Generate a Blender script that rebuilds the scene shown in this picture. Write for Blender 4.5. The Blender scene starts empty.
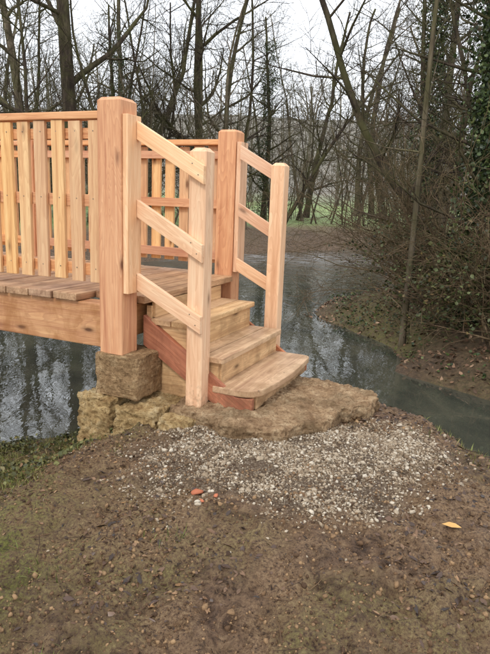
import bpy, bmesh, math, random
import numpy as np
from mathutils import Vector, Matrix
random.seed(7); rng=np.random.default_rng(7)
scene=bpy.context.scene
scene.view_settings.view_transform='Standard'; scene.view_settings.look='None'; scene.view_settings.exposure=0

def S(r,g,b):
    f=lambda c:(c/255/12.92) if c/255<=.04045 else ((c/255+.055)/1.055)**2.4
    return (f(r),f(g),f(b),1)
# ---------------------------------------------------------------- helpers
def link(o,parent=None):
    scene.collection.objects.link(o)
    if parent: o.parent=parent
    return o
def empty(name,loc=(0,0,0)):
    e=bpy.data.objects.new(name,None); e.empty_display_size=.2; e.location=loc
    return link(e)
def mesh_np(name,V,F,mat=None,attrs=None,smooth=False,parent=None):
    V=np.asarray(V,dtype=np.float32); F=np.asarray(F,dtype=np.int32)
    me=bpy.data.meshes.new(name); n=len(V); m,k=F.shape
    me.vertices.add(n); me.vertices.foreach_set('co',V.ravel())
    me.loops.add(m*k); me.loops.foreach_set('vertex_index',F.ravel())
    me.polygons.add(m); me.polygons.foreach_set('loop_start',np.arange(0,m*k,k,dtype=np.int32))
    me.polygons.foreach_set('loop_total',np.full(m,k,dtype=np.int32))
    if smooth: me.polygons.foreach_set('use_smooth',np.ones(m,dtype=bool))
    me.update(calc_edges=True)
    for a,(t,d) in (attrs or {}).items():
        at=me.attributes.new(a,t,'POINT'); d=np.asarray(d,dtype=np.float32)
        at.data.foreach_set('value' if t=='FLOAT' else 'vector',d.ravel())
    if mat: me.materials.append(mat)
    o=bpy.data.objects.new(name,me)
    return link(o,parent)
class NT:
    def __init__(s,mat):
        mat.use_nodes=True; s.t=mat.node_tree; s.t.nodes.clear()
    def n(s,typ,**kw):
        nd=s.t.nodes.new(typ)
        ins=kw.pop('ins',{})
        for k,v in kw.items(): setattr(nd,k,v)
        for k,v in ins.items():
            if hasattr(v,'is_output') : s.t.links.new(v,nd.inputs[k])
            else: nd.inputs[k].default_value=v
        return nd
    def ramp(s,fac,stops,interp='LINEAR'):
        nd=s.t.nodes.new('ShaderNodeValToRGB'); s.t.links.new(fac,nd.inputs[0]); cr=nd.color_ramp; cr.interpolation=interp
        while len(cr.elements)<len(stops): cr.elements.new(.5)
        for e,(p,c) in zip(cr.elements,stops):
            e.position=p; e.color=c if len(c)==4 else (*c,1)
        return nd.outputs[0]
    def noise(s,vec,scale,detail=4,rough=.55,dist=0):
        return s.n('ShaderNodeTexNoise',ins={'Vector':vec,'Scale':scale,'Detail':detail,'Roughness':rough,'Distortion':dist}).outputs[0]
    def mix(s,f,a,b,mode='MIX'):
        nd=s.t.nodes.new('ShaderNodeMix'); nd.data_type='RGBA'; nd.blend_type=mode
        for i,v in ((0,f),(6,a),(7,b)):
            if hasattr(v,'is_output'): s.t.links.new(v,nd.inputs[i])
            else: nd.inputs[i].default_value=v
        return nd.outputs[2]
    def math(s,op,a,b=0.0,clamp=False):
        nd=s.t.nodes.new('ShaderNodeMath'); nd.operation=op; nd.use_clamp=clamp
        for i,v in ((0,a),(1,b)):
            if hasattr(v,'is_output'): s.t.links.new(v,nd.inputs[i])
            else: nd.inputs[i].default_value=v
        return nd.outputs[0]
    def finish(s,col,rough=.8,height=None,bstr=.5,bdist=.01,spec=.3,**extra):
        b=s.n('ShaderNodeBsdfPrincipled')
        for k,v in (('Base Color',col),('Roughness',rough),('Specular IOR Level',spec)):
            if hasattr(v,'is_output'): s.t.links.new(v,b.inputs[k])
            else: b.inputs[k].default_value=v
        for k,v in extra.items(): b.inputs[k].default_value=v
        if height is not None:
            bp=s.n('ShaderNodeBump',ins={'Height':height,'Strength':bstr,'Distance':bdist})
            s.t.links.new(bp.outputs[0],b.inputs['Normal'])
        o=s.n('ShaderNodeOutputMaterial'); s.t.links.new(b.outputs[0],o.inputs[0])
def mat(name): return bpy.data.materials.new(name)
def vmul(t,v,m):
    return t.n('ShaderNodeVectorMath',operation='MULTIPLY',ins={0:v,1:m}).outputs[0]

# ---------------------------------------------------------------- wood
def wood(name,light,mid,dark,stain=0.0,staincol=(.03,.02,.012,1),rough=.6,knots=1.0,fig=.42,var=1.0):
    m=mat(name); t=NT(m)
    wp=t.n('ShaderNodeAttribute',attribute_name='wp').outputs['Vector']
    rnd=t.n('ShaderNodeAttribute',attribute_name='rnd').outputs['Fac']
    g1=t.noise(vmul(t,wp,(1.3,26,26)),1,5,.6,.8)
    g2=t.noise(vmul(t,wp,(3.5,150,150)),1,4,.6,.3)
    w=t.noise(vmul(t,wp,(.9,7,7)),1,2,.5,1.2)
    rings=t.math('FRACT',t.math('MULTIPLY',w,16))
    c=t.ramp(g1,[(.28,dark),(.48,mid),(.68,light)])
    c=t.mix(t.math('MULTIPLY',t.ramp(rings,[(0,(0,0,0)),(.75,(.75,.75,.75)),(.92,(1,1,1)),(1,(0,0,0))]),fig),c,dark)
    c=t.mix(t.ramp(g2,[(.42,(0,0,0)),(.62,(.25,.25,.25))]),c,dark)
    vo=t.n('ShaderNodeTexVoronoi',feature='F1',ins={'Vector':vmul(t,wp,(3.2,9,9)),'Scale':1.0,'Randomness':1.0})
    kd=t.ramp(t.math('ADD',vo.outputs['Distance'],t.math('MULTIPLY',g2,.05)),[(.09,(1,1,1)),(.16,(.35,.35,.35)),(.26,(0,0,0))])
    sep=t.n('ShaderNodeSeparateColor',ins={0:vo.outputs['Color']})
    kk=t.math('MULTIPLY',kd,t.math('GREATER_THAN',sep.outputs[0],.55))
    kcol=tuple(x*.38 for x in dark[:3])+(1,)
    c=t.mix(t.math('MULTIPLY',kk,knots),c,kcol)
    hs=t.n('ShaderNodeHueSaturation',ins={'Color':c,'Fac':1.0,'Hue':t.math('ADD',.502-.004*var,t.math('MULTIPLY',rnd,.008*var)),'Saturation':t.math('ADD',.84,t.math('MULTIPLY',rnd,.14)),'Value':t.math('ADD',1-.12*var,t.math('MULTIPLY',rnd,.22*var))})
    c=hs.outputs[0]
    pos=t.n('ShaderNodeNewGeometry').outputs['Position']
    st=t.noise(vmul(t,pos,(5,5,3)),1,6,.65,.5)
    if stain>0:
        c=t.mix(t.math('MULTIPLY',t.ramp(st,[(.45,(0,0,0)),(.62,(1,1,1))]),stain),c,staincol)
    else:
        c=t.mix(t.math('MULTIPLY',t.ramp(st,[(.5,(0,0,0)),(.75,(1,1,1))]),.25),c,dark)
    z=t.n('ShaderNodeSeparateXYZ',ins={0:pos}).outputs[2]
    sp=t.math('SUBTRACT',t.math('MULTIPLY',t.noise(pos,30,4,.7),.5),t.math('MULTIPLY',z,.75))
    c=t.mix(t.ramp(sp,[(.0,(0,0,0)),(.16,(.55,.55,.55))]),c,S(112,84,58))
    t.finish(c,rough,t.math('SUBTRACT',t.math('ADD',g2,t.math('MULTIPLY',g1,.5)),kk),.4,.003,.3)
    return m
W_post=wood('larch_post',S(236,180,128),S(222,158,106),S(182,112,70),fig=.45)
W_new =wood('larch_fresh',S(246,210,168),S(238,190,146),S(206,148,104),knots=.8,fig=.42)
W_slat=wood('larch_slat',S(240,198,140),S(228,176,118),S(192,132,82),fig=.4,var=1.0)
W_deck=wood('larch_deck',S(222,180,134),S(196,150,106),S(140,98,64),stain=.35,staincol=S(96,70,48))
W_tread=wood('larch_tread',S(232,194,144),S(212,170,122),S(164,120,80),stain=.45,staincol=S(136,104,70),rough=.5)
W_string=wood('larch_stringer',S(206,130,86),S(182,104,64),S(132,70,42),stain=.35,staincol=S(80,46,30))
W_gird=wood('larch_girder',S(230,172,104),S(212,148,84),S(164,102,56),stain=.6,staincol=S(150,98,52),rough=.42)

PH=math.radians(23.7)
U=Vector((math.cos(PH),-math.sin(PH),0)); Wv=Vector((math.sin(PH),math.cos(PH),0)); O=Vector((-.768,3.444,0))
ML=Matrix(((U.x,Wv.x,0,O.x),(U.y,Wv.y,0,O.y),(0,0,1,0),(0,0,0,1)))
def L(s,w,z): return O+U*s+Wv*w+Vector((0,0,z))
class Boards:
    def __init__(s): s.V=[];s.F=[];s.wp=[];s.r=[]
    def add_bm(s,bm,M,wpfun,r=None):
        off=Vector((random.uniform(0,50),random.uniform(0,50),random.uniform(0,50))); r=random.random() if r is None else r
        b=len(s.V)
        for v in bm.verts:
            s.V.append(M@v.co); s.wp.append(wpfun(v.co)+off); s.r.append(r)
        for f in bm.faces: s.F.append([b+v.index for v in f.verts])
        bm.free()
    def box(s,c,d,axis=0,rot=None,bev=.003,jit=.0015):
        bm=bmesh.new(); bmesh.ops.create_cube(bm,size=1)
        for v in bm.verts: v.co=Vector((v.co.x*d[0],v.co.y*d[1],v.co.z*d[2]))
        bmesh.ops.bevel(bm,geom=bm.edges[:],offset=min(bev,min(d)*.3),segments=2,profile=.6,affect='EDGES')
        bm.verts.index_update()
        R=(rot or Matrix.Identity(3)).to_4x4()
        j=Matrix.Rotation(random.uniform(-jit,jit),4,'X')@Matrix.Rotation(random.uniform(-jit,jit),4,'Y')@Matrix.Rotation(random.uniform(-jit,jit),4,'Z')
        M=ML@Matrix.Translation(c)@R@j
        perm={0:(0,1,2),1:(1,0,2),2:(2,0,1)}[axis]
        s.add_bm(bm,M,lambda co:Vector((co[perm[0]],co[perm[1]],co[perm[2]])))
    def prism(s,pts,w0,w1,axis_dir=(1,0,0),plane='sz',bev=.003):
        bm=bmesh.new()
        if plane=='sz': vs=[bm.verts.new((a,w0,b)) for a,b in pts]; ext=Vector((0,w1-w0,0))
        else: vs=[bm.verts.new((a,b,w0)) for a,b in pts]; ext=Vector((0,0,w1-w0))
        f=bm.faces.new(vs)
        r=bmesh.ops.extrude_face_region(bm,geom=[f])
        for e in r['geom']:
            if isinstance(e,bmesh.types.BMVert): e.co+=ext
        bmesh.ops.recalc_face_normals(bm,faces=bm.faces[:])
        if bev: bmesh.ops.bevel(bm,geom=bm.edges[:],offset=bev,segments=2,profile=.6,affect='EDGES')
        bm.verts.index_update()
        ad=Vector(axis_dir).normalized(); up=Vector((0,0,1)) if abs(ad.z)<.9 else Vector((1,0,0))
        q=ad.cross(up).normalized(); p=q.cross(ad)
        s.add_bm(bm,ML,lambda co:Vector((co.dot(ad),co.dot(q),co.dot(p))))
    def post(s,cs,cw,a,z0,z1,ch=.02,e=.005):
        bm=bmesh.new(); h=a/2
        def ring(hh,z,ee):
            P=[(-hh+ee,-hh),(hh-ee,-hh),(hh,-hh+ee),(hh,hh-ee),(hh-ee,hh),(-hh+ee,hh),(-hh,hh-ee),(-hh,-hh+ee)]
            return [bm.verts.new((x,y,z)) for x,y in P]
        rs=[ring(h,0,e),ring(h,z1-z0-ch,e),ring(h-ch,z1-z0,e*.5)]
        for A,B in zip(rs,rs[1:]):
            for i in range(8): bm.faces.new((A[i],A[(i+1)%8],B[(i+1)%8],B[i]))
        bm.faces.new(rs[0][::-1]); bm.faces.new(rs[-1]); bm.verts.index_update()
        s.add_bm(bm,ML@Matrix.Translation((cs,cw,z0)),lambda co:Vector((co.z,co.x,co.y)),.5+random.uniform(-.2,.2))
    def make(s,name,material,parent):
        me=bpy.data.meshes.new(name); me.from_pydata([tuple(v) for v in s.V],[],s.F); me.update()
        a=me.attributes.new('wp','FLOAT_VECTOR','POINT'); a.data.foreach_set('vector',np.array([tuple(v) for v in s.wp],dtype=np.float32).ravel())
        a=me.attributes.new('rnd','FLOAT','POINT'); a.data.foreach_set('value',np.array(s.r,dtype=np.float32))
        me.materials.append(material)
        return link(bpy.data.objects.new(name,me),parent)

bridge=empty('wooden_footbridge'); stairs=empty('wooden_stairs')
WB=1.42; DECK=.862; LEN=9.4; DS=.035
b=Boards(); b.post(0,0,.16,.524,1.985,.018); b.post(DS,WB,.155,.524,1.985,.018)
PP=(-2.0,-3.9,-5.8,-7.7,-LEN+.1)
for s_ in PP:
    b.post(s_,0,.12,.56,1.95,.02); b.post(s_,WB,.12,.56,1.95,.02)
b.make('corner_posts',W_post,bridge)
b=Boards()
for w_ in (0.0,WB): b.box((-.0815-LEN/2,w_,.683),(LEN,.13,.265),0,bev=.006,jit=0)
b.make('main_girders',W_gird,bridge)
b=Boards()
for s_ in (-.02,-2.4,-4.8,-7.2,-9.3): b.box((s_,WB/2,.70),(.1,WB-.17,.2),1)
b.make('cross_beams',W_gird,bridge)
b=Boards(); s_=.135
while s_>-LEN:
    wd=.19; c=s_-wd/2
    near=(c+wd/2>-.095)
    w0,w1=(.09,WB-.09) if near else (-.088+random.uniform(-.006,.006),WB+.088)
    b.box((c,(w0+w1)/2,DECK-.0225+random.uniform(-.002,.002)),(wd-.012,w1-w0,.045),1,bev=.005,jit=.003)
    s_-=wd
b.make('deck_planks',W_deck,bridge)
b=Boards(); r=Boards(); sp=.134
for side,wo in ((0,-1),(1,1)):
    wc=side*WB
    s_=-.08-.052
    while s_>-LEN+.1:
        if min(abs(s_-p) for p in PP)>.1:
            b.box((s_+random.uniform(-.004,.004),wc+wo*.033,1.405+random.uniform(-.004,.004)),(.085,.024,.93),2,jit=.006)
        s_-=sp
    posts=[0]+list(PP)
    for p0,p1 in zip(posts,posts[1:]):
        e0=.081-(DS if side else 0) if p0==0 else .061
        l=(p0-e0)-(p1+.061); cx=((p0-e0)+(p1+.061))/2
        for z_,h_ in ((1.42,.07),(1.01,.07),(1.80,.06)):
            r.box((cx,wc-wo*.0005,z_),(l,.038,h_),0,jit=0)
        r.box((cx,wc+wo*.008,1.896),(l,.095,.042),0,jit=0,bev=.006)
b.make('railing_slats',W_slat,bridge); r.make('railing_rails',W_post,bridge)
# ---- stairs
b=Boards()
Bs=.50; Bw=.10; Cw=1.28; NW=.105
b.post(Bs-.003,Bw,NW,.12,1.729,.022); b.post(Bs+.01,Cw,NW,.10,1.735,.022)
b.make('newel_posts',W_new,stairs)
b=Boards()
b.box((.0995,0,1.395),(.036,.13,1.0),2,jit=0); b.box((.0995+DS,WB,1.395),(.036,.13,1.0),2,jit=0)
for wc,so_ in ((Bw-NW/2-.016,0),(Cw+NW/2+.016,DS)):
    for zt,ze in ((1.868,1.632),(1.437,1.204),(1.01,.795)):
        s0,s1=.119+so_,Bs+.05
        a=math.atan2(zt-ze,.43); hh=.10; th=.03
        pts=[(s0,zt-hh),(s1,zt-hh-(s1-s0)*math.tan(a)),(s1,zt-(s1-s0)*math.tan(a)),(s0,zt)]
        b.prism(pts,wc-th/2,wc+th/2,(math.cos(a),0,-math.sin(a)))
b.make('handrails',W_new,stairs)
scr=bmesh.new()
def screw(s,w,z,axis):
    M=ML@Matrix.Translation((s,w,z))@(Matrix.Rotation(math.radians(90),4,'X') if axis=='w' else Matrix.Rotation(math.radians(90),4,'Y') if axis=='s' else Matrix.Identity(4))
    bmesh.ops.create_cone(scr,cap_ends=True,segments=10,radius1=.0034,radius2=.0034,depth=.003,matrix=M)
wf=Bw-NW/2-.031
for zt,ze in ((1.868,1.632),(1.437,1.204),(1.01,.795)):
    screw(Bs-.02,wf-.0008,ze+.01,'w'); screw(Bs+.018,wf-.0008,ze-.05,'w')
for z_ in (1.0,1.38,1.78): screw(.1180,random.uniform(-.03,.03),z_,'s')
s_=-.08-.052
while s_>-2:
    for z_ in (1.42,1.01,1.80): screw(s_+random.uniform(-.01,.01),-.0455,z_+.01,'w')
    s_-=sp
for s1 in (.60,.86):
    for w_ in (.19,.62,1.09): screw(s1,w_,.3605,'z')
me=bpy.data.meshes.new('screw_heads'); scr.to_mesh(me); scr.free()
m=mat('dull_zinc'); t=NT(m); t.finish(S(140,128,112),.45,None,Metallic=.7); me.materials.append(m); link(bpy.data.objects.new('screw_heads',me),stairs)
w0,w1=.20,1.12
T=[(.715,.13,.415),(.53,.36,.64),(.36,.58,.88)]
b=Boards()
for i,(z,s0,s1) in enumerate(T[:2]):
    n0,n1=w0-.045,w1+.02
    mid=(s0+s1)/2
    b.prism([(s0,n0),(mid-.003,n0),(mid-.003,n1),(s0,n1)],z-.036,z,(0,1,0),'sw',.004)
    b.prism([(mid+.003,n0),(s1-.012,n0),(s1,n0+.012),(s1,n1-.012),(s1-.012,n1),(mid+.003,n1)],z-.036,z,(0,1,0),'sw',.006)
z,s0,s1=T[2]
def arc(cx,cy,r,a0,a1,n=8): return [(cx+r*math.cos(math.radians(a0+(a1-a0)*i/n)),cy+r*math.sin(math.radians(a0+(a1-a0)*i/n))) for i in range(n+1)]
pts=[(s0,.135)]+arc(s1-.13,.135+.13,.13,-90,0)+[(s1+.02,.45),(s1+.026,.63),(s1+.02,.82)]+arc(s1-.06,1.14-.06,.06,0,90,5)+[(s0,1.14)]
b.prism(pts,z-.042,z,(0,1,0),'sw',.007)
b.make('treads',W_tread,stairs)
b=Boards()
def riser(s_,za,zb): b.box((s_-.014,(w0+w1)/2,(za+zb)/2),(.026,w1-w0,zb-za),1)
riser(.135,.715,DECK-.047); riser(.385,.53,.678); riser(.61,.36,.493); riser(.845,.235,.317)
for wa,wb in ((.178,.199),(1.121,1.14)):
    b.prism([(.085,.79),(.118,.79),(.118,.678),(.37,.678),(.37,.49),(.595,.49),(.595,.316),(.83,.316),(.83,.235),(.085,.235)],wa,wb,(1,0,0),'sz',0)
b.make('risers',W_tread,stairs)
b=Boards()
for wa,wb in ((.140,.177),(1.141,1.175)):
    b.prism([(.083,.735),(.73,.312),(.84,.312),(.84,.235),(.60,.235),(.083,.545)],wa,wb,(.84,0,-.5),'sz',.004)
b.make('stringers',W_string,stairs)

# ---------------------------------------------------------------- numpy noise
def hash2(i,j,seed):
    n=(i*374761393+j*668265263+seed*1442695041)&0xffffffff
    n=((n^(n>>13))*1274126177)&0xffffffff
    n=n^(n>>16); return (n&0xffff)/65535.0
def vnoise(x,y,seed=0):
    xi=np.floor(x).astype(np.int64); yi=np.floor(y).astype(np.int64); fx=x-xi; fy=y-yi
    fx=fx*fx*(3-2*fx); fy=fy*fy*(3-2*fy)
    a=hash2(xi,yi,seed);b_=hash2(xi+1,yi,seed);c=hash2(xi,yi+1,seed);d=hash2(xi+1,yi+1,seed)
    return (a*(1-fx)+b_*fx)*(1-fy)+(c*(1-fx)+d*fx)*fy
def fbm(x,y,o=4,seed=0):
    v=0;a=.5
    for k in range(o): v=v+a*(vnoise(x*2**k+k*17.3,y*2**k+k*9.1,seed+k)-.5)*2; a*=.5
    return v
def sst(t): t=np.clip(t,0,1); return t*t*(3-2*t)
N_=[(-60,-30),(-14,-4),(-6,1.5),(-3.2,3.3),(-1.92,4.15),(-.9,4.6),(.3,4.8),(.95,4.5),(1.32,3.9),(1.6,3.35),(2.0,2.75),(4,1.2),(14,-3.5),(60,-24)]
R_=[(60,-14),(16,1.2),(5,4.6),(3.3,5.2),(2.6,5.6),(1.85,6.6),(1.95,8.0),(.95,10.0),(1.4,10.9),(3.0,11.4),(3.6,14),(4.1,17.8),(5.9,22.5),(14,27),(60,40)]
F_=[(60,46),(14,30.5),(5,26.5),(2,23.4),(-2,19.5),(-5.5,13),(-8,7.5),(-12,3),(-20,-2),(-64,-22)]
POLY=np.array(N_+R_+F_,float); nN=len(N_); nR=len(R_)
WL=-.45
def river(x,y):
    P=POLY; Q=np.roll(P,-1,axis=0); best=np.full(x.shape,1e9); idx=np.zeros(x.shape,int); ins=np.zeros(x.shape,bool)
    for k in range(len(P)):
        ax,ay=P[k]; bx,by=Q[k]; dx,dy=bx-ax,by-ay
        t=np.clip(((x-ax)*dx+(y-ay)*dy)/(dx*dx+dy*dy),0,1)
        d=np.hypot(x-ax-t*dx,y-ay-t*dy); m=d<best; best=np.where(m,d,best); idx=np.where(m,k,idx)
        c=((ay>y)!=(by>y))
        xx=(bx-ax)*(y-ay)/((by-ay) if by!=ay else 1e-9)+ax
        ins^=(c&(x<xx))
    reg=np.where(idx<nN,0,np.where(idx<nN+nR,1,2))
    return np.where(ins,-best,best),reg
def gravel_w(x,y):
    e=np.hypot((x-.24-.14*(y-2.8))/.98,(y-2.84)/.64)
    return np.clip((1.06-e+.34*fbm(x*3,y*3,4,5))*2.0,0,1)
def height(x,y,fine=True):
    x=np.asarray(x,float); y=np.asarray(y,float)
    d0,reg=river(x,y)
    d=d0+.22*fbm(x*1.1,y*1.1,3,11)*np.clip(np.abs(y)/6,0.35,2)
    lf=1-sst((x+1.3)/1.5)
    D=np.where(reg==0,.45+1.85*lf,2.6)
    D=np.where(reg==2,1.8,D)
    plat=np.where(reg==0,.04+.12*sst((y-1.3)/1.6)-.03*sst((x-.9)/1.5),.45)
    plat=np.where(reg==1,.28+.02*np.clip(d,0,20),plat)
    plat=np.where(reg==2,.35+.03*np.clip(d,0,40),plat)
    k=np.clip(d/D,0,1); ex=np.where(reg==0,1.8-.7*lf,1.8); z=WL+(plat-WL)*(1-(1-k)**ex)
    z=np.where(d<0,WL-np.minimum(.6,-d*.7),z)
    z=z+17*sst((y-58)/75)*np.where(y>50,1,0)+2.5*fbm(x/30,y/30,2,3)*sst((y-55)/40)
    if fine:
        near=sst((9-np.hypot(x,y-3))/4)
        ridg=np.abs(fbm(x*5,y*5,3,71)); sk=.5+1.0*vnoise(x*1.7,y*1.7,93)
        rough=.035*fbm(x*2.3,y*2.3,3,21)+near*sk*(.034*fbm(x*9,y*9,4,31)-.045*ridg+.017*fbm(x*30,y*30,3,41))
        land=np.clip(d/.3,0,1)
        z=z+rough*land*(1-.65*gravel_w(x,y))
        z=z+.012*gravel_w(x,y)
    return z
def axis(lo,hi,f0,f1,fine,growth=1.09,mx=6):
    c=[f0]
    while c[-1]<f1: c.append(c[-1]+fine)
    st=fine
    while c[-1]<hi: st=min(st*growth,mx); c.append(c[-1]+st)
    st=fine; l=[f0]
    while l[-1]>lo: st=min(st*growth,mx); l.append(l[-1]-st)
    return np.array(l[:0:-1]+c)
X=axis(-160,160,-2.0,2.0,.0095); Y=axis(-30,260,1.1,3.7,.0095)
XX,YY=np.meshgrid(X,Y); xs=XX.ravel(); ys=YY.ravel()
zs=height(xs,ys)
dd,reg=river(xs,ys)
def slopeL(x,y): return sst((-.70-.34*(3.1-y)-x+.12*fbm(x*6,y*6,3,44))/.30)*(y>1.4)
slope_l=(reg==0)*slopeL(xs,ys)
moss=np.clip(.46+1.4*fbm(xs*1.8,ys*1.8,4,51)-.34*(xs+.45)-.18*(ys-1.6),0,1)*(reg==0)*(1-gravel_w(xs,ys))
moss=np.maximum(moss,slope_l*np.clip(.8+.8*fbm(xs*4,ys*4,3,55),0,1))
moss=np.maximum(moss,(reg==1)*np.clip(.25+1.5*fbm(xs*.9,ys*.9,3,58),0,1)*.8)
field=np.where(reg==2,sst((dd-1.2)/3),0)
zone=np.stack([moss,gravel_w(xs,ys),field],1)
leafw=np.where(reg==1,1.0,0)+np.where(reg==2,1-field,0)
nx,ny=len(X),len(Y)
i=(np.arange(ny-1)[:,None]*nx+np.arange(nx-1)[None,:]).ravel()
F=np.stack([i,i+1,i+nx+1,i+nx],1)
m=mat('ground_mud'); t=NT(m)
pos=t.n('ShaderNodeNewGeometry').outputs['Position']
za=t.n('ShaderNodeAttribute',attribute_name='zone').outputs['Vector']
sx=t.n('ShaderNodeSeparateXYZ',ins={0:za})
lw=t.n('ShaderNodeAttribute',attribute_name='leafw').outputs['Fac']
n1=t.noise(pos,3.0,8,.66,.5); n2=t.noise(pos,17,8,.7,.5); n3=t.noise(pos,80,6,.75,.3); n4=t.noise(pos,260,4,.75)
mud=t.ramp(n2,[(.34,S(54,40,31)),(.44,S(96,72,54)),(.54,S(134,104,78)),(.67,S(176,146,112))])
mud=t.mix(t.ramp(n1,[(.40,(0,0,0)),(.55,(.85,.85,.85))]),mud,t.ramp(n3,[(.36,S(90,66,48)),(.5,S(154,122,90)),(.64,S(198,166,126))]))
mud=t.mix(t.ramp(n3,[(.35,(.85,.85,.85)),(.44,(0,0,0))]),mud,S(46,34,26))
mud=t.mix(t.ramp(n4,[(.56,(0,0,0)),(.68,(.5,.5,.5))]),mud,S(186,158,126))
mosc=t.ramp(n3,[(.34,S(58,54,28)),(.48,S(104,102,48)),(.6,S(142,140,68)),(.72,S(166,158,100))])
fm=t.math('MULTIPLY',sx.outputs[0],t.ramp(t.math('ADD',t.math('MULTIPLY',n3,.5),t.math('MULTIPLY',n2,.5)),[(.43,(0,0,0)),(.54,(1,1,1))]))
vg=t.n('ShaderNodeTexVoronoi',ins={'Vector':pos,'Scale':95.0})
gc=t.ramp(t.n('ShaderNodeSeparateColor',ins={0:vg.outputs['Color']}).outputs[0],[(0,S(118,98,76)),(.5,S(154,136,112)),(1,S(188,172,150))])
gc=t.mix(t.ramp(vg.outputs['Distance'],[(.35,(0,0,0)),(.6,(1,1,1))]),gc,S(98,78,58))
gf=t.math('MULTIPLY',t.ramp(t.math('ADD',t.math('MULTIPLY',n3,.4),t.math('MULTIPLY',sx.outputs[1],.7)),[(.42,(0,0,0)),(.72,(1,1,1))]),.9)
c=t.mix(gf,mud,gc)
leafc=t.ramp(t.noise(pos,18,8,.75,.8),[(.3,S(56,46,36)),(.45,S(96,78,60)),(.58,S(128,104,80)),(.72,S(156,132,106))])
c=t.mix(lw,c,leafc)
c=t.mix(fm,c,mosc)
grs=t.ramp(t.noise(pos,.35,6,.6),[(.35,S(116,120,74)),(.5,S(136,158,90)),(.65,S(160,174,112)),(.8,S(150,130,98))])
c=t.mix(sx.outputs[2],c,grs)
sp_=t.n('ShaderNodeSeparateXYZ',ins={0:pos})
hf=t.ramp(t.math('DIVIDE',sp_.outputs[1],100.0),[(.60,(0,0,0)),(.72,(1,1,1))])
c=t.mix(hf,c,t.ramp(t.noise(vmul(t,pos,(1,1,2)),.6,8,.75),[(.3,S(98,94,84)),(.5,S(128,122,110)),(.7,S(152,146,134))]))
hgt=t.math('ADD',t.math('MULTIPLY',n2,.6),t.math('ADD',t.math('MULTIPLY',n3,.6),t.math('MULTIPLY',n4,.3)))
rf=t.ramp(n2,[(.38,(.34,.34,.34)),(.6,(.85,.85,.85))])
t.finish(c,rf,hgt,1.0,.045,.45)
mesh_np('ground',np.stack([xs,ys,zs],1),F,m,{'zone':('FLOAT_VECTOR',zone),'leafw':('FLOAT',leafw)},smooth=True)

# water
m=mat('river_water'); t=NT(m)
pos=t.n('ShaderNodeNewGeometry').outputs['Position']
w1_=t.noise(vmul(t,pos,(1,.5,1)),2.2,3,.5,.6); w2_=t.noise(vmul(t,pos,(1.0,.5,1)),10,3,.5,.4)
yy=t.n('ShaderNodeSeparateXYZ',ins={0:pos}).outputs[1]
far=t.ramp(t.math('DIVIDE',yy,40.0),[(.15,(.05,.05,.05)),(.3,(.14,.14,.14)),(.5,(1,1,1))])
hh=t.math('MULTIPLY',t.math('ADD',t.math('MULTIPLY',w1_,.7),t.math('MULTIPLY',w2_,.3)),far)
wc_=t.mix(t.math('MULTIPLY',t.ramp(t.math('DIVIDE',yy,40.0),[(.44,(0,0,0)),(.52,(1,1,1)),(.62,(0,0,0))]),t.ramp(t.noise(vmul(t,pos,(.6,3,1)),2.2,4,.6),[(.52,(0,0,0)),(.6,(1,1,1))])),t.ramp(w1_,[(.4,S(60,62,54)),(.6,S(78,78,66))]),S(225,230,235))  # weir sparkle painted into the far water colour as pale streaks
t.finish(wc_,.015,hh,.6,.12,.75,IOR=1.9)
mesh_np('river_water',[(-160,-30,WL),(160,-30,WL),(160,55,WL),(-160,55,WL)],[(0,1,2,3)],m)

# ---------------------------------------------------------------- stone
def stonemat(name,c0,c1,c2,moss=.3):
    m=mat(name); t=NT(m); pos=t.n('ShaderNodeNewGeometry').outputs['Position']
    a=t.noise(pos,9,9,.74,.4); b_=t.noise(pos,55,6,.75); g=t.noise(pos,3.6,6,.65); st=t.noise(vmul(t,pos,(5,5,34)),1,6,.7,1.2)
    c=t.ramp(t.math('ADD',t.math('MULTIPLY',a,.7),t.math('MULTIPLY',st,.3)),[(.38,c0),(.5,c1),(.62,c2)])
    c=t.mix(t.ramp(b_,[(.38,(.8,.8,.8)),(.5,(0,0,0))]),c,c0)
    c=t.mix(t.math('MULTIPLY',t.ramp(g,[(.48,(0,0,0)),(.62,(1,1,1))]),moss),c,S(92,76,50))
    t.finish(c,.85,t.math('ADD',t.math('ADD',a,t.math('MULTIPLY',st,.7)),t.math('MULTIPLY',b_,.8)),1.0,.03,.2); return m
M_slab=stonemat('slab_stone',S(132,102,74),S(186,154,118),S(222,194,156),.45)
M_block=stonemat('block_stone',S(128,100,70),S(182,148,108),S(214,184,142),.4)
M_found=stonemat('foundation_stone',S(144,112,72),S(208,176,124),S(236,212,166),.35)
tx=bpy.data.textures.new('stone_bumps','CLOUDS'); tx.noise_scale=.12; tx.noise_depth=4
tx2=bpy.data.textures.new('stone_fine','CLOUDS'); tx2.noise_scale=.03; tx2.noise_depth=3
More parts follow.
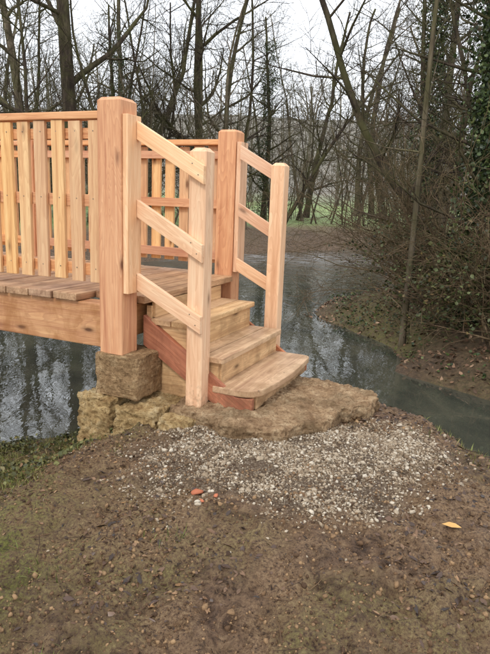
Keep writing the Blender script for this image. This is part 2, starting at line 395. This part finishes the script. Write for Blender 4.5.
def rock(name,pts,z0,z1,material,parent,disp=.03,vox=.012,shrink=.015,tilt=None):
    bm=bmesh.new()
    lo=[bm.verts.new(L(a,b_,z0)) for a,b_ in pts]
    cx=sum(p[0] for p in pts)/len(pts); cy=sum(p[1] for p in pts)/len(pts)
    hi=[bm.verts.new(L(cx+(a-cx)*(1-shrink),cy+(b_-cy)*(1-shrink),z1+(tilt(a,b_) if tilt else 0))) for a,b_ in pts]
    n=len(pts); bm.faces.new(lo[::-1]); bm.faces.new(hi)
    for k in range(n): bm.faces.new((lo[k],lo[(k+1)%n],hi[(k+1)%n],hi[k]))
    bmesh.ops.recalc_face_normals(bm,faces=bm.faces[:])
    me=bpy.data.meshes.new(name); bm.to_mesh(me); bm.free(); me.materials.append(material)
    o=bpy.data.objects.new(name,me); link(o,parent)
    r=o.modifiers.new('r','REMESH'); r.mode='VOXEL'; r.voxel_size=vox; r.use_smooth_shade=True
    for T_,s_ in ((tx,disp),(tx2,disp*.5)):
        d=o.modifiers.new('d','DISPLACE'); d.texture=T_; d.texture_coords='GLOBAL'; d.strength=s_; d.mid_level=.5
    return o
abut=empty('stone_abutment')
rock('step_slab',[(.35,-.02),(.62,-.06),(.78,-.12),(.95,-.07),(1.10,-.05),(1.16,.12),(1.27,.22),(1.31,.5),(1.43,.66),(1.47,.84),(1.40,.97),(.9,.99),(.30,.98)],.02,.238,M_slab,abut,.06,.009,.03)
rock('post_block',[(-.10,-.10),(.20,-.10),(.20,.22),(-.10,.22)],.26,.524,M_block,abut,.022,.007)
rock('foundation_stone_1',[(-.20,-.17),(.06,-.19),(.10,.1),(.08,.45),(-.18,.4)],-.05,.262,M_found,abut,.06,.009,.06)
rock('foundation_stone_2',[(.075,-.19),(.36,-.17),(.40,.3),(.10,.35)],-.03,.235,M_found,abut,.06,.009,.07)
rock('foundation_stone_3',[(.37,-.15),(.56,-.12),(.60,.2),(.40,.3)],.0,.20,M_found,abut,.05,.009,.07)
rock('foundation_stone_4',[(-.2,.42),(.35,.4),(.4,1.75),(-.2,1.75)],-.3,.25,M_found,abut,.06,.02,.05)
rock('back_block',[(-.10,WB-.16),(.18,WB-.16),(.18,WB+.15),(-.10,WB+.15)],.24,.524,M_block,abut,.02,.012)
rock('opposite_abutment',[(-LEN-.5,-.3),(-LEN+.15,-.3),(-LEN+.15,WB+.3),(-LEN-.5,WB+.3)],-.5,.545,M_block,abut,.05,.03)

# ---------------------------------------------------------------- scatter tools
def scatter(name,P,Rz,tilt,size,baseV,baseF,material,rnd,parent=None,smooth=False,nonuni=None,tiltdir=None):
    n=len(P); BV=np.array(baseV,float); BF=np.array(baseF,int); k=len(BV)
    V=np.repeat(BV[None],n,0)*size[:,None,None]
    if nonuni is not None: V=V*nonuni[:,None,:]
    ct,st=np.cos(tilt)[:,None],np.sin(tilt)[:,None]
    y=V[:,:,1]*ct-V[:,:,2]*st; z=V[:,:,1]*st+V[:,:,2]*ct; x=V[:,:,0]
    if tiltdir is not None:
        c2,s2=np.cos(tiltdir)[:,None],np.sin(tiltdir)[:,None]
        x,z=x*c2+z*s2,-x*s2+z*c2
    c,s_=np.cos(Rz)[:,None],np.sin(Rz)[:,None]
    V=np.stack([x*c-y*s_,x*s_+y*c,z],2)+P[:,None,:]
    Fa=(BF[None]+(np.arange(n)*k)[:,None,None]).reshape(-1,BF.shape[1])
    return mesh_np(name,V.reshape(-1,3),Fa,material,{'rnd':('FLOAT',np.repeat(rnd,k))},smooth,parent)
def rampmat(name,stops,rough=.7,spec=.3,bump=False):
    m=mat(name); t=NT(m); r_=t.n('ShaderNodeAttribute',attribute_name='rnd').outputs['Fac']
    c=t.ramp(r_,stops); pos=t.n('ShaderNodeNewGeometry').outputs['Position']
    nz=t.noise(pos,90 if bump else 12,4,.6)
    c=t.mix(t.ramp(nz,[(.3,(.45,.45,.45)),(.6,(0,0,0))]),c,tuple(x*.45 for x in stops[0][1][:3])+(1,))
    t.finish(c,rough,nz if bump else None,.5,.003,spec); return m
ph=(1+5**.5)/2
icoV=np.array([(-1,ph,0),(1,ph,0),(-1,-ph,0),(1,-ph,0),(0,-1,ph),(0,1,ph),(0,-1,-ph),(0,1,-ph),(ph,0,-1),(ph,0,1),(-ph,0,-1),(-ph,0,1)])/1.9
icoF=[(0,11,5),(0,5,1),(0,1,7),(0,7,10),(0,10,11),(1,5,9),(5,11,4),(11,10,2),(10,7,6),(7,1,8),(3,9,4),(3,4,2),(3,2,6),(3,6,8),(3,8,9),(4,9,5),(2,4,11),(6,2,10),(8,6,7),(9,8,1)]
icoV=icoV*(1+rng.uniform(-.32,.32,(12,1)))
n=190000
px=rng.uniform(-1.1,1.7,n); py=rng.uniform(1.9,3.6,n)
g=gravel_w(px,py)
keep=rng.random(n)<(g**1.3)*np.clip(.60+1.4*fbm(px*6,py*6,3,77),.06,1)*.6+.0010
px,py=px[keep],py[keep]; n=len(px)
sz=rng.lognormal(math.log(.0042),.45,n).clip(.002,.0135)
scatter('gravel',np.stack([px,py,height(px,py)+sz*.10],1),rng.uniform(0,6.28,n),rng.uniform(-1.2,1.2,n),sz,icoV,icoF,
  rampmat('gravel_stone',[(0,S(98,80,62)),(.3,S(140,122,100)),(.7,S(170,154,132)),(1,S(204,194,176))],.8,.2,bump=True),rng.random(n),nonuni=rng.uniform(.5,1.45,(n,3))*np.array([1.2,1,.7]))
n=16000
px=rng.uniform(-1.6,1.6,n); py=rng.uniform(1.1,3.4,n); d_,r_=river(px,py); k_=(d_>.2)&(fbm(px*3,py*3,3,91)>-.05); px,py=px[k_],py[k_]; n=len(px)
sz=rng.lognormal(math.log(.0036),.5,n).clip(.0015,.012)
scatter('soil_clods',np.stack([px,py,height(px,py)],1),rng.uniform(0,6.28,n),rng.uniform(-.9,.9,n),sz,icoV,icoF,
  rampmat('soil_clod',[(0,S(62,46,34)),(.5,S(112,86,62)),(1,S(160,130,96))],.8,.25,bump=True),rng.random(n),nonuni=rng.uniform(.6,1.4,(n,3)))
leafV=[(0,-1,0),(.45,-.45,.12),(.5,.2,.16),(0,1.1,.05),(-.5,.2,.12),(-.45,-.45,.16),(0,0,-.04)]
leafF=[(0,1,6),(1,2,6),(2,3,6),(3,4,6),(4,5,6),(5,0,6)]
M_leafb=rampmat('fallen_leaf',[(0,S(46,34,27)),(.4,S(78,56,42)),(.8,S(120,90,64)),(.985,S(150,116,82)),(1,S(180,134,80))],.4,.5)
M_leafr=rampmat('bank_leaf',[(0,S(70,56,44)),(.4,S(112,86,66)),(.75,S(142,110,86)),(1,S(180,150,122))],.65,.3)
n=22000
px=rng.uniform(-1.9,2.0,n); py=rng.uniform(1.0,4.2,n)
k_=(rng.random(n)>gravel_w(px,py)*.98)&(river(px,py)[0]>.03)&(fbm(px*2.6,py*2.6,3,14)+rng.normal(0,.2,n)>.04); px,py=px[k_],py[k_]; n=len(px)
scatter('leaf_litter',np.stack([px,py,height(px,py)+.002],1),rng.uniform(0,6.28,n),rng.normal(0,.35,n),rng.lognormal(math.log(.0105),.4,n).clip(.005,.024),leafV,leafF,M_leafb,rng.random(n)**1.5*.99,tiltdir=rng.normal(0,.35,n),nonuni=np.stack([rng.uniform(.5,1.3,n),rng.uniform(.7,1.2,n),rng.uniform(-.6,1.8,n)],1))
n=34000
px=rng.uniform(.5,9,n); py=rng.uniform(4.4,24,n); d_,r_=river(px,py); k_=(r_==1)&(d_>.03)&(px<py*.5+1.2); px,py=px[k_],py[k_]; n=len(px)
scatter('bank_leaf_litter',np.stack([px,py,height(px,py)+.01],1),rng.uniform(0,6.28,n),rng.normal(0,.5,n),rng.uniform(.018,.04,n),leafV,leafF,M_leafr,rng.random(n),tiltdir=rng.normal(0,.5,n))
scatter('yellow_leaf',np.array([[.93,2.28,height(np.array([.93]),np.array([2.28]))[0]+.014]]),np.array([1.5]),np.array([.1]),np.array([.042]),leafV,leafF,rampmat('yellow_leaf',[(0,S(206,160,96)),(1,S(220,176,110))]),np.array([.5]))
q=np.array([[-.19,2.42,0],[-.10,2.40,0],[-.16,2.36,0]]); q[:,2]=height(q[:,0],q[:,1])+.005
scatter('brick_chips',q,np.array([.3,1.2,2.]),np.zeros(3),np.array([.024,.013,.011]),icoV,icoF,rampmat('brick_chip',[(0,S(176,104,74)),(1,S(190,116,84))]),np.array([.2,.8,.5]),nonuni=np.array([[1.5,.8,.5]]*3))
n=260; px=rng.uniform(-1.6,1.7,n); py=rng.uniform(1.1,3.3,n)
stV=[(-1,0,-.02),(-1,.02,.015),(-1,-.02,.015),(1,.06,-.012),(1,.075,.01),(1,.045,.01),(0,-.06,-.02),(0,-.04,.015),(0,-.08,.015)]
stF=[(0,1,7,6),(1,2,8,7),(2,0,6,8),(6,7,4,3),(7,8,5,4),(8,6,3,5)]
scatter('fallen_twigs',np.stack([px,py,height(px,py)+.006],1),rng.uniform(0,6.28,n),np.zeros(n),rng.uniform(.02,.08,n),stV,stF,rampmat('fallen_twig',[(0,S(58,42,32)),(1,S(134,106,78))]),rng.random(n))
# grass
gV=[(-.05,0,0),(.05,0,0),(.035,.12,.5),(-.035,.12,.5),(0,.42,.95)]
gF3=[(0,1,2),(0,2,3),(3,2,4)]
def grass(name,px,py,hmin,hmax,stops):
    n=len(px); return scatter(name,np.stack([px,py,height(px,py)-.003],1),rng.uniform(0,6.28,n),rng.normal(-.15,.6,n),rng.uniform(hmin,hmax,n),gV,gF3,rampmat(name+'_blade',stops,.6,.25),rng.random(n),nonuni=np.stack([rng.uniform(.6,1.1,n),rng.uniform(.3,1.8,n),np.ones(n)],1))
n=190000
px=rng.uniform(-3.2,1.8,n); py=rng.uniform(.9,4.6,n)
d_,r_=river(px,py)
dens=slopeL(px,py)*.9+.25*sst((fbm(px*2.5,py*2.5,3,61)-.06)/.25)*sst((-.1-px)/1.0)+.4*sst((px-1.12)/.2)*sst((py-2.6)/.3)*(px<1.8)
k_=(rng.random(n)<dens*np.clip(.42+1.8*fbm(px*5,py*5,3,62),0,1))&(d_>.04)&(gravel_w(px,py)<.4); px,py=px[k_],py[k_]
grass('grass',px,py,.012,.048,[(0,S(76,70,38)),(.45,S(104,106,50)),(.8,S(134,136,72)),(1,S(184,164,116))])
tp=[(-.27,2.12),(-1.25,3.05),(-.72,1.9),(1.15,3.22),(-.95,2.0),(-1.35,2.7),(1.35,3.0),(-1.0,3.2),(-1.5,3.4),(-1.1,2.6),(-1.7,3.0),(-.55,1.5)]
px=np.concatenate([rng.normal(a,.05,26) for a,_ in tp]); py=np.concatenate([rng.normal(b_,.05,26) for _,b_ in tp])
grass('grass_tufts',px,py,.02,.06,[(0,S(80,86,44)),(.5,S(108,120,60)),(1,S(156,158,96))])
leafI=[(0,-.9,0),(.5,-.6,.05),(.75,0,.1),(.0,1.0,.0),(-.75,0,.1),(-.5,-.6,.05),(0,0,-.08)]
M_ivy=rampmat('ivy_leaf',[(0,S(34,44,24)),(.5,S(54,70,36)),(.85,S(80,96,50)),(1,S(112,120,70))],.45,.4)
n=17000; px=rng.uniform(-3.4,-.6,n); py=rng.uniform(2.0,4.6,n); d_,r_=river(px,py)
k_=(d_>.02)&(r_==0)&(rng.random(n)<slopeL(px,py))&(fbm(px*4,py*4,3,188)+rng.normal(0,.1,n)+.25*sst((py-3.1)/.6)>.10); px,py=px[k_],py[k_]; n=len(px)
scatter('low_weeds',np.stack([px,py,height(px,py)+rng.uniform(.004,.05,n)],1),rng.uniform(0,6.28,n),rng.normal(0,.6,n),rng.uniform(.007,.018,n),leafI,leafF,rampmat('weed_leaf',[(0,S(48,48,28)),(.5,S(76,80,42)),(.9,S(116,114,64)),(1,S(130,96,66))],.5,.35),rng.random(n),tiltdir=rng.normal(0,.5,n))
# ---------------------------------------------------------------- trees
def rv(): return Vector((random.gauss(0,1),random.gauss(0,1),random.gauss(0,1)))
class Tree:
    def __init__(s): s.seg=[]
    def branch(s,p,d,r,Ln,lvl,P):
        n=max(3,int(Ln/P['seg'][lvl])); pts=[p.copy()]; ds=[d.copy()]
        d=d.normalized(); wob=P['wob'][lvl]; tr=P['trop'][lvl]
        for i in range(n):
            d=(d+rv()*wob+Vector((0,0,tr))).normalized(); p=p+d*(Ln/n); pts.append(p.copy()); ds.append(d.copy())
        end=P['taper'][lvl]; rad=[max(P['rmin'],r*(1-(1-end)*(i/n)**.8)) for i in range(n+1)]
        if lvl==0 and r>.05: rad[0]*=1.35
        tg=[ (ds[min(i+1,n)]+ds[i]).normalized() for i in range(n+1)]
        for i in range(n): s.seg.append((pts[i],pts[i+1],tg[i],tg[i+1],rad[i],rad[i+1]))
        if lvl+1<len(P['kids']) and P['kids'][lvl]>0:
            k=max(1,int(P['kids'][lvl]*random.uniform(.75,1.25)))
            for j in range(k):
                t_=P['start'][lvl]+(1-P['start'][lvl])*(j+random.random())/k
                f=t_*n; i=min(int(f),n-1); q=pts[i].lerp(pts[i+1],f-i); rr=rad[i]
                a=rv().cross(ds[i]).normalized(); an=math.radians(random.uniform(*P['ang'][lvl]))
                cd=(ds[i]*math.cos(an)+a*math.sin(an)).normalized()
                cl=P['len'][lvl]*random.uniform(.6,1.25)*(1.15-.6*t_)
                s.branch(q,cd,max(P['rmin'],rr*random.uniform(.35,.6)),cl,lvl+1,P)
    def mesh(s,name,material):
        Vs=[];Fs=[];b=0
        A=np.array([(tuple(a)+tuple(b_)+tuple(c)+tuple(d)+(r0,r1)) for a,b_,c,d,r0,r1 in s.seg]); r0=A[:,12]
        for sel,k in ((r0>.05,10),((r0<=.05)&(r0>.012),4),(r0<=.012,3)):
            B=A[sel]
            if len(B)==0: continue
            th=np.arange(k)*2*math.pi/k
            def ring(p,t,r):
                ref=np.tile(np.array([[.31,.95,.12]]),(len(p),1)); u=np.cross(t,ref); u/=np.linalg.norm(u,axis=1,keepdims=True)+1e-9; v=np.cross(t,u)
                return p[:,None,:]+r[:,None,None]*(np.cos(th)[None,:,None]*u[:,None,:]+np.sin(th)[None,:,None]*v[:,None,:])
            V=np.concatenate([ring(B[:,0:3],B[:,6:9],B[:,12]),ring(B[:,3:6],B[:,9:12],B[:,13])],1)
            ii=np.arange(k); jj=(ii+1)%k
            f=np.stack([ii,jj,jj+k,ii+k],1)
            Vs.append(V.reshape(-1,3)); Fs.append((f[None]+(np.arange(len(B))*2*k)[:,None,None]).reshape(-1,4)+b); b+=V.shape[0]*V.shape[1]
        return mesh_np(name,np.concatenate(Vs),np.concatenate(Fs),material,None,True)
def bark(name,c0,c1,c2,moss):
    m=mat(name); t=NT(m); pos=t.n('ShaderNodeNewGeometry').outputs['Position']
    a=t.noise(vmul(t,pos,(9,9,2)),1,4,.7,.3); b_=t.noise(pos,1.3,3,.6)
    c=t.ramp(a,[(.3,c0),(.5,c1),(.7,c2)]); c=t.mix(t.math('MULTIPLY',t.ramp(b_,[(.42,(0,0,0)),(.6,(1,1,1))]),moss),c,S(84,86,48))
    t.finish(c,.9,a,.8,.02,.15); return m
B_dark=bark('dark_bark',S(38,32,28),S(62,53,45),S(92,81,69),.5)
B_grey=bark('grey_bark',S(66,57,48),S(96,85,71),S(128,115,100),.45)
B_twig=bark('twig_bark',S(72,58,45),S(108,90,70),S(144,124,100),.3)
B_far_haze =bark('hazed_far_bark',S(90,84,76),S(114,106,96),S(138,130,120),.25)  # distance haze put into the bark colour as paler, greyer tones
P_big=dict(seg=[.8,.45,.3,.22],wob=[.05,.14,.17,.18],trop=[.03,.05,.02,.0],taper=[.3,.25,.3,.5],rmin=.006,kids=[18,7,5,0],start=[.12,.15,.1,0],ang=[(35,75),(25,60),(25,60)],len=[4.2,1.9,1.0])
P_mid=dict(P_big,kids=[20,7,5,0],len=[2.8,1.3,.8],rmin=.004,start=[.18,.12,.1,0])
P_shr=dict(seg=[.25,.16,.14],wob=[.10,.16,.2],trop=[-.035,-.02,-.02],taper=[.25,.4,.5],rmin=.0025,kids=[9,5,0],start=[.2,.1,0],ang=[(20,60),(20,60)],len=[.9,.45])
def gz(x,y): return float(height(np.array([x]),np.array([y]),False)[0])
def tree_mesh(name,h,r,P,m,lean=(0,0)):
    t=Tree(); t.branch(Vector((0,0,-.2)),Vector((lean[0],lean[1],1)),r,h,0,P); return t.mesh(name,m)
def place(src,name,x,y,rz,sc=1,lean=0):
    o=bpy.data.objects.new(name,src.data); link(o); o.location=(x,y,gz(x,y)); o.rotation_euler=(lean*math.cos(rz*3),lean*math.sin(rz*3),rz); o.scale=(sc,sc,sc); return o
big=[];mid=[]
for k in range(5):
    P=dict(P_big); P['wob']=[.03+.012*k]+P_big['wob'][1:]
    big.append(tree_mesh('bare_tree',random.uniform(13,17),.22,P,B_dark if k!=2 else B_grey))
for k in range(5):
    P=dict(P_mid); P['wob']=[.05+.02*k]+P_mid['wob'][1:]
    mid.append(tree_mesh('young_tree',random.uniform(8,11),.09,P,B_grey if k%2 else B_dark,(.15*(k-2),0)))
for o,(x,y,sc) in zip(big,[(-6.05,20.5,1.3),(-2.1,25.5,1.0),(-9.3,24,1.0),(3.4,36,.9),(7.5,33,1.0)]):
    o.location=(x,y,gz(x,y)); o.scale=(sc,sc,sc); o.rotation_euler=(0,0,random.uniform(0,6))
for k,o in enumerate(mid):
    x,y=[(-4.6,21),(-.6,24),(1.0,26.6),(5.4,29.5),(-7.6,19)][k]; o.location=(x,y,gz(x,y)); o.rotation_euler=(0,0,random.uniform(0,6))
for k in range(13):
    y=random.uniform(34,50); x=random.uniform(-.5,.5)*y*1.05
    place(random.choice(big),'bare_tree',x,y,random.uniform(0,6.28),random.uniform(.75,1.1),.04)
for k in range(26):
    y=random.uniform(21,40); x=random.uniform(-.5,.5)*y*1.0
    if river(np.array([x]),np.array([y]))[0][0]<.3 or (y<32 and .06<x/y<.18): continue
    place(random.choice(mid),'young_tree',x,y,random.uniform(0,6.28),random.uniform(.75,1.25),.15)
for (x,y,k,sc,le) in [(5.6,13,0,.8,.05),(4.8,15.5,1,.7,.1),(6.6,17.5,2,.9,.05)]:
    place(big[k],'bare_tree',x,y,random.uniform(0,6),sc,le)
for (x,y,k,sc,le) in [(5.0,18.6,0,.9,.2),(4.2,12.6,1,.7,.25),(4.2,9.6,2,.7,.2),(3.6,10.8,3,.75,.3)]:
    place(mid[k],'young_tree',x,y,random.uniform(0,6),sc,le)
P_sap=dict(P_mid,kids=[10,4,0],start=[.15,.1,0],len=[1.5,.8],rmin=.005,wob=[.05,.15,.2],seg=[.6,.35,.3],taper=[.3,.4,.5])
ths=[]
for q_ in range(2):
    t=Tree()
    for k in range(22): t.branch(Vector((random.uniform(-3.5,3.5),random.uniform(-1.5,1.5),-.3)),Vector((random.gauss(0,.16),random.gauss(0,.16),1)),random.uniform(.02,.05),random.uniform(4.5,9),0,P_sap)
    ths.append(t.mesh('sapling_thicket',B_grey if q_ else B_dark))
tpos=[(-8,20),(-3.4,23),(-8,27),(-1,31),(6.5,31),(-13,25),(-5,33),(1.5,38),(9,36),(-10,37),(11,32),(7.4,20)]
for k,(x,y) in enumerate(tpos):
    if k<2: ths[k].location=(x,y,gz(x,y))
    else: place(ths[k%2],'sapling_thicket',x,y,random.uniform(-.5,.5)+math.pi*random.randint(0,1),random.uniform(.8,1.15))
P=dict(P_mid,kids=[9,5,4,0],start=[.28,.2,.1,0],wob=[.012,.14,.17,.18],rmin=.003,len=[1.5,.8,.5])
o=tree_mesh('slender_tree',7.5,.05,P,B_grey); o.location=(2.15,7.7,gz(2.15,7.7)); o.rotation_euler=(0,.015,0)
P=dict(P_mid,kids=[16,6,4,0],start=[.2,.2,.1,0],wob=[.07,.14,.17,.18],rmin=.003,len=[1.9,.9,.5])
o=tree_mesh('leaning_tree',8,.08,P,B_dark,(-.45,.1)); o.location=(3.4,9.0,gz(3.4,9.0))
P=dict(P,wob=[.06,.14,.17,.18])
o=tree_mesh('leaning_tree',8.5,.10,P,B_dark,(.38,-.25)); o.location=(1.2,24.3,gz(1.2,24.3))
def ivy(x,y,h,rad,nn,tr,name='ivy_tree'):
    e=empty(name,(x,y,gz(x,y)))
    P=dict(P_mid,kids=[16,6,4,0],start=[.15,.2,.1,0],wob=[.03,.14,.17,.18],rmin=.003,len=[1.8,.9,.5])
    tk=tree_mesh('trunk',h,tr,P,B_dark); tk.parent=e
    nc=int(nn/90); P_=[]
    for c_ in range(nc):
        zz=random.uniform(0,1)**.9*h*.85; a=random.uniform(0,6.28); rr=tr+random.random()**1.5*rad*(.6+.4*math.sin(zz*2.1))
        P_.append(np.array([rr*math.cos(a),rr*math.sin(a),zz])+rng.normal(0,1,(90,3))*np.array([.13,.13,.17])*random.uniform(.6,1.3))
    a=rng.uniform(0,6.28,nn//2); zz=rng.uniform(0,h*.8,nn//2); rr=tr+.03+rng.exponential(.06,nn//2)
    P_=np.concatenate(P_+[np.stack([rr*np.cos(a),rr*np.sin(a),zz],1)]); n=len(P_)
    scatter('ivy_foliage',P_,rng.uniform(0,6.28,n),rng.uniform(.3,1.5,n),rng.uniform(.018,.036,n),leafI,leafF,M_ivy,rng.random(n),parent=e,tiltdir=rng.normal(0,.6,n))
ivy(2.95,7.6,6.5,.30,9000,.09); ivy(4.0,8.6,7.5,.5,9000,.12); ivy(4.9,11.5,9,.6,8000,.14); ivy(-5.0,22.8,8,.4,3000,.13); ivy(.6,27.0,9,.5,4000,.14); ivy(3.9,13.6,8,.35,6000,.10)
n=22000; px=rng.uniform(1.5,7,n); py=rng.uniform(4.9,16,n); d_,r_=river(px,py); k_=(r_==1)&(d_>.12)&(fbm(px*1.1,py*1.1,3,88)+rng.normal(0,.1,n)>-.06); px,py=px[k_],py[k_]; n=len(px)
scatter('ivy_ground_cover',np.stack([px,py,height(px,py)+rng.uniform(.01,.12,n)],1),rng.uniform(0,6.28,n),rng.normal(0,.6,n),rng.uniform(.014,.03,n),leafI,leafF,M_ivy,rng.random(n),tiltdir=rng.normal(0,.5,n))
def shrub(name,x,y,n,Ln,dirb,m,spread=.35,P=P_shr):
    t=Tree()
    for k in range(n):
        d=Vector((dirb[0]+random.gauss(0,spread),dirb[1]+random.gauss(0,spread),dirb[2]+random.gauss(0,.25)))
        t.branch(Vector((random.gauss(0,.25),random.gauss(0,.25),-.05)),d.normalized(),random.uniform(.008,.02),Ln*random.uniform(.6,1.2),0,P)
    o=t.mesh(name,m); o.location=(x,y,gz(x,y)); return o
for (x,y,n_,Ln,db) in [(3.0,8.9,20,3.0,(-.5,-.1,.9)),(3.4,7.5,16,2.4,(-.4,-.2,.8)),(3.5,10.6,20,3.4,(-.5,0,.9)),(4.1,13.0,16,3.4,(-.6,0,.9)),(4.7,16.5,14,3.4,(-.4,0,.9)),(3.3,6.4,12,1.5,(-.2,-.2,.8)),(5.3,20.5,14,3.0,(-.2,0,1))]:
    shrub('twiggy_shrub',x,y,n_,Ln,db,B_twig if y<12 else B_grey,.4)
P_br=dict(seg=[.16,.12,.1],wob=[.07,.14,.2],trop=[-.085,-.06,-.02],taper=[.4,.5,.5],rmin=.0025,kids=[6,3,0],start=[.15,.1,0],ang=[(25,60),(20,60)],len=[.6,.3])
M_br=rampmat('bramble_leaf',[(0,S(46,42,26)),(.4,S(60,70,34)),(.85,S(92,98,52)),(1,S(122,96,62))],.5,.35)
def bramble(x,y,n,Ln,R_,nl):
    e=empty('bramble_bush',(x,y,gz(x,y))); t=Tree()
    for k in range(n):
        a=random.uniform(0,6.28); d=Vector((math.cos(a)*.6,math.sin(a)*.6,1)).normalized()
        bx,by=random.gauss(0,R_*.5),random.gauss(0,R_*.5)
        t.branch(Vector((bx,by,gz(x+bx,y+by)-gz(x,y)-.03)),d,random.uniform(.004,.008),Ln*random.uniform(.5,1.2),0,P_br)
    o=t.mesh('canes',B_twig); o.parent=e
    A=np.array([tuple(s_[1]) for s_ in t.seg]); q=A[rng.integers(0,len(A),nl)]+rng.normal(0,.03,(nl,3))
    scatter('bramble_leaves',q,rng.uniform(0,6.28,nl),rng.normal(0,.7,nl),rng.uniform(.014,.03,nl),leafI,leafF,M_br,rng.random(nl),parent=e,tiltdir=rng.normal(0,.5,nl))
for (x,y,n_,Ln,R_,nl) in [(3.1,6.9,44,1.4,.5,3600),(2.85,8.0,40,1.4,.45,2600),(3.7,6.4,44,1.6,.6,3600),(3.1,9.6,40,1.6,.6,2400),(3.9,8.0,44,1.7,.7,3000),(3.9,12.2,36,1.8,.7,2200)]: bramble(x,y,n_,Ln,R_,nl)
s0=shrub('bank_shrub',-1.5,22,26,3.0,(0,0,1),B_twig,.5); s1=shrub('bank_shrub',-4,19.5,26,3.2,(0,0,1),B_grey,.5)
for k in range(24):
    y=random.uniform(18,36); x=random.uniform(-.5,.42)*y
    d_,r_=river(np.array([x]),np.array([y]))
    if d_[0]<.2 or (.06<x/y<.20): continue
    place(random.choice([s0,s1]),'bank_shrub',x,y,random.uniform(0,6.28),random.uniform(.7,1.4))
t_f=Tree(); P_far=dict(P_big,kids=[12,5,3,0],rmin=.014,seg=[1.4,.8,.6,.5],len=[4,2,1.1])
for k in range(5): t_f.branch(Vector((k*9-18,random.uniform(-3,3),-.3)),Vector((0,0,1)),.2,random.uniform(9,14),0,P_far)
f0=t_f.mesh('distant_trees',B_far_haze); f0.location=(0,60,gz(0,60))
for y in (56,68,82,98,114):
    for xx in np.arange(-y*.5,y*.5+1,26):
        o=bpy.data.objects.new('tree_group',f0.data); link(o,f0); x=xx+random.uniform(-5,5)
        o.location=(x,y-60,gz(x,y)-gz(0,60)); o.rotation_euler=(0,0,random.choice([0,math.pi])+random.uniform(-.3,.3)); s_=random.uniform(.75,1.2); o.scale=(s_,s_,s_)

# ---------------------------------------------------------------- world, sun, camera
w=bpy.data.worlds.new('World'); scene.world=w; w.use_nodes=True; nt=w.node_tree; bg=nt.nodes['Background']
sky=nt.nodes.new('ShaderNodeTexSky'); sky.sky_type='NISHITA'; sky.sun_disc=False
el=math.radians(48); az=math.radians(205)
sky.sun_elevation=el; sky.sun_rotation=az
mx=nt.nodes.new('ShaderNodeMix'); mx.data_type='RGBA'; mx.inputs[0].default_value=.88
nt.links.new(sky.outputs[0],mx.inputs[6]); mx.inputs[7].default_value=(11.2,11.5,12.0,1)
nt.links.new(mx.outputs[2],bg.inputs[0]); bg.inputs[1].default_value=.145
sl=bpy.data.lights.new('sun','SUN'); sl.energy=1.5; sl.angle=math.radians(12); sl.color=(1,.96,.9)
so=bpy.data.objects.new('sun',sl); link(so)
d=Vector((math.sin(az)*math.cos(el),math.cos(az)*math.cos(el),math.sin(el)))
so.rotation_euler=d.to_track_quat('Z','Y').to_euler()
cd=bpy.data.cameras.new('camera'); co=bpy.data.objects.new('camera',cd); link(co); scene.camera=co
cd.sensor_fit='VERTICAL'; cd.sensor_height=24; cd.lens=24*580/654; cd.clip_start=.05; cd.clip_end=1000
co.matrix_world=Matrix.Translation((0,0,1.45))@Matrix.Rotation(math.radians(90-12.2),4,'X')@Matrix.Rotation(math.radians(2.3),4,'Z')
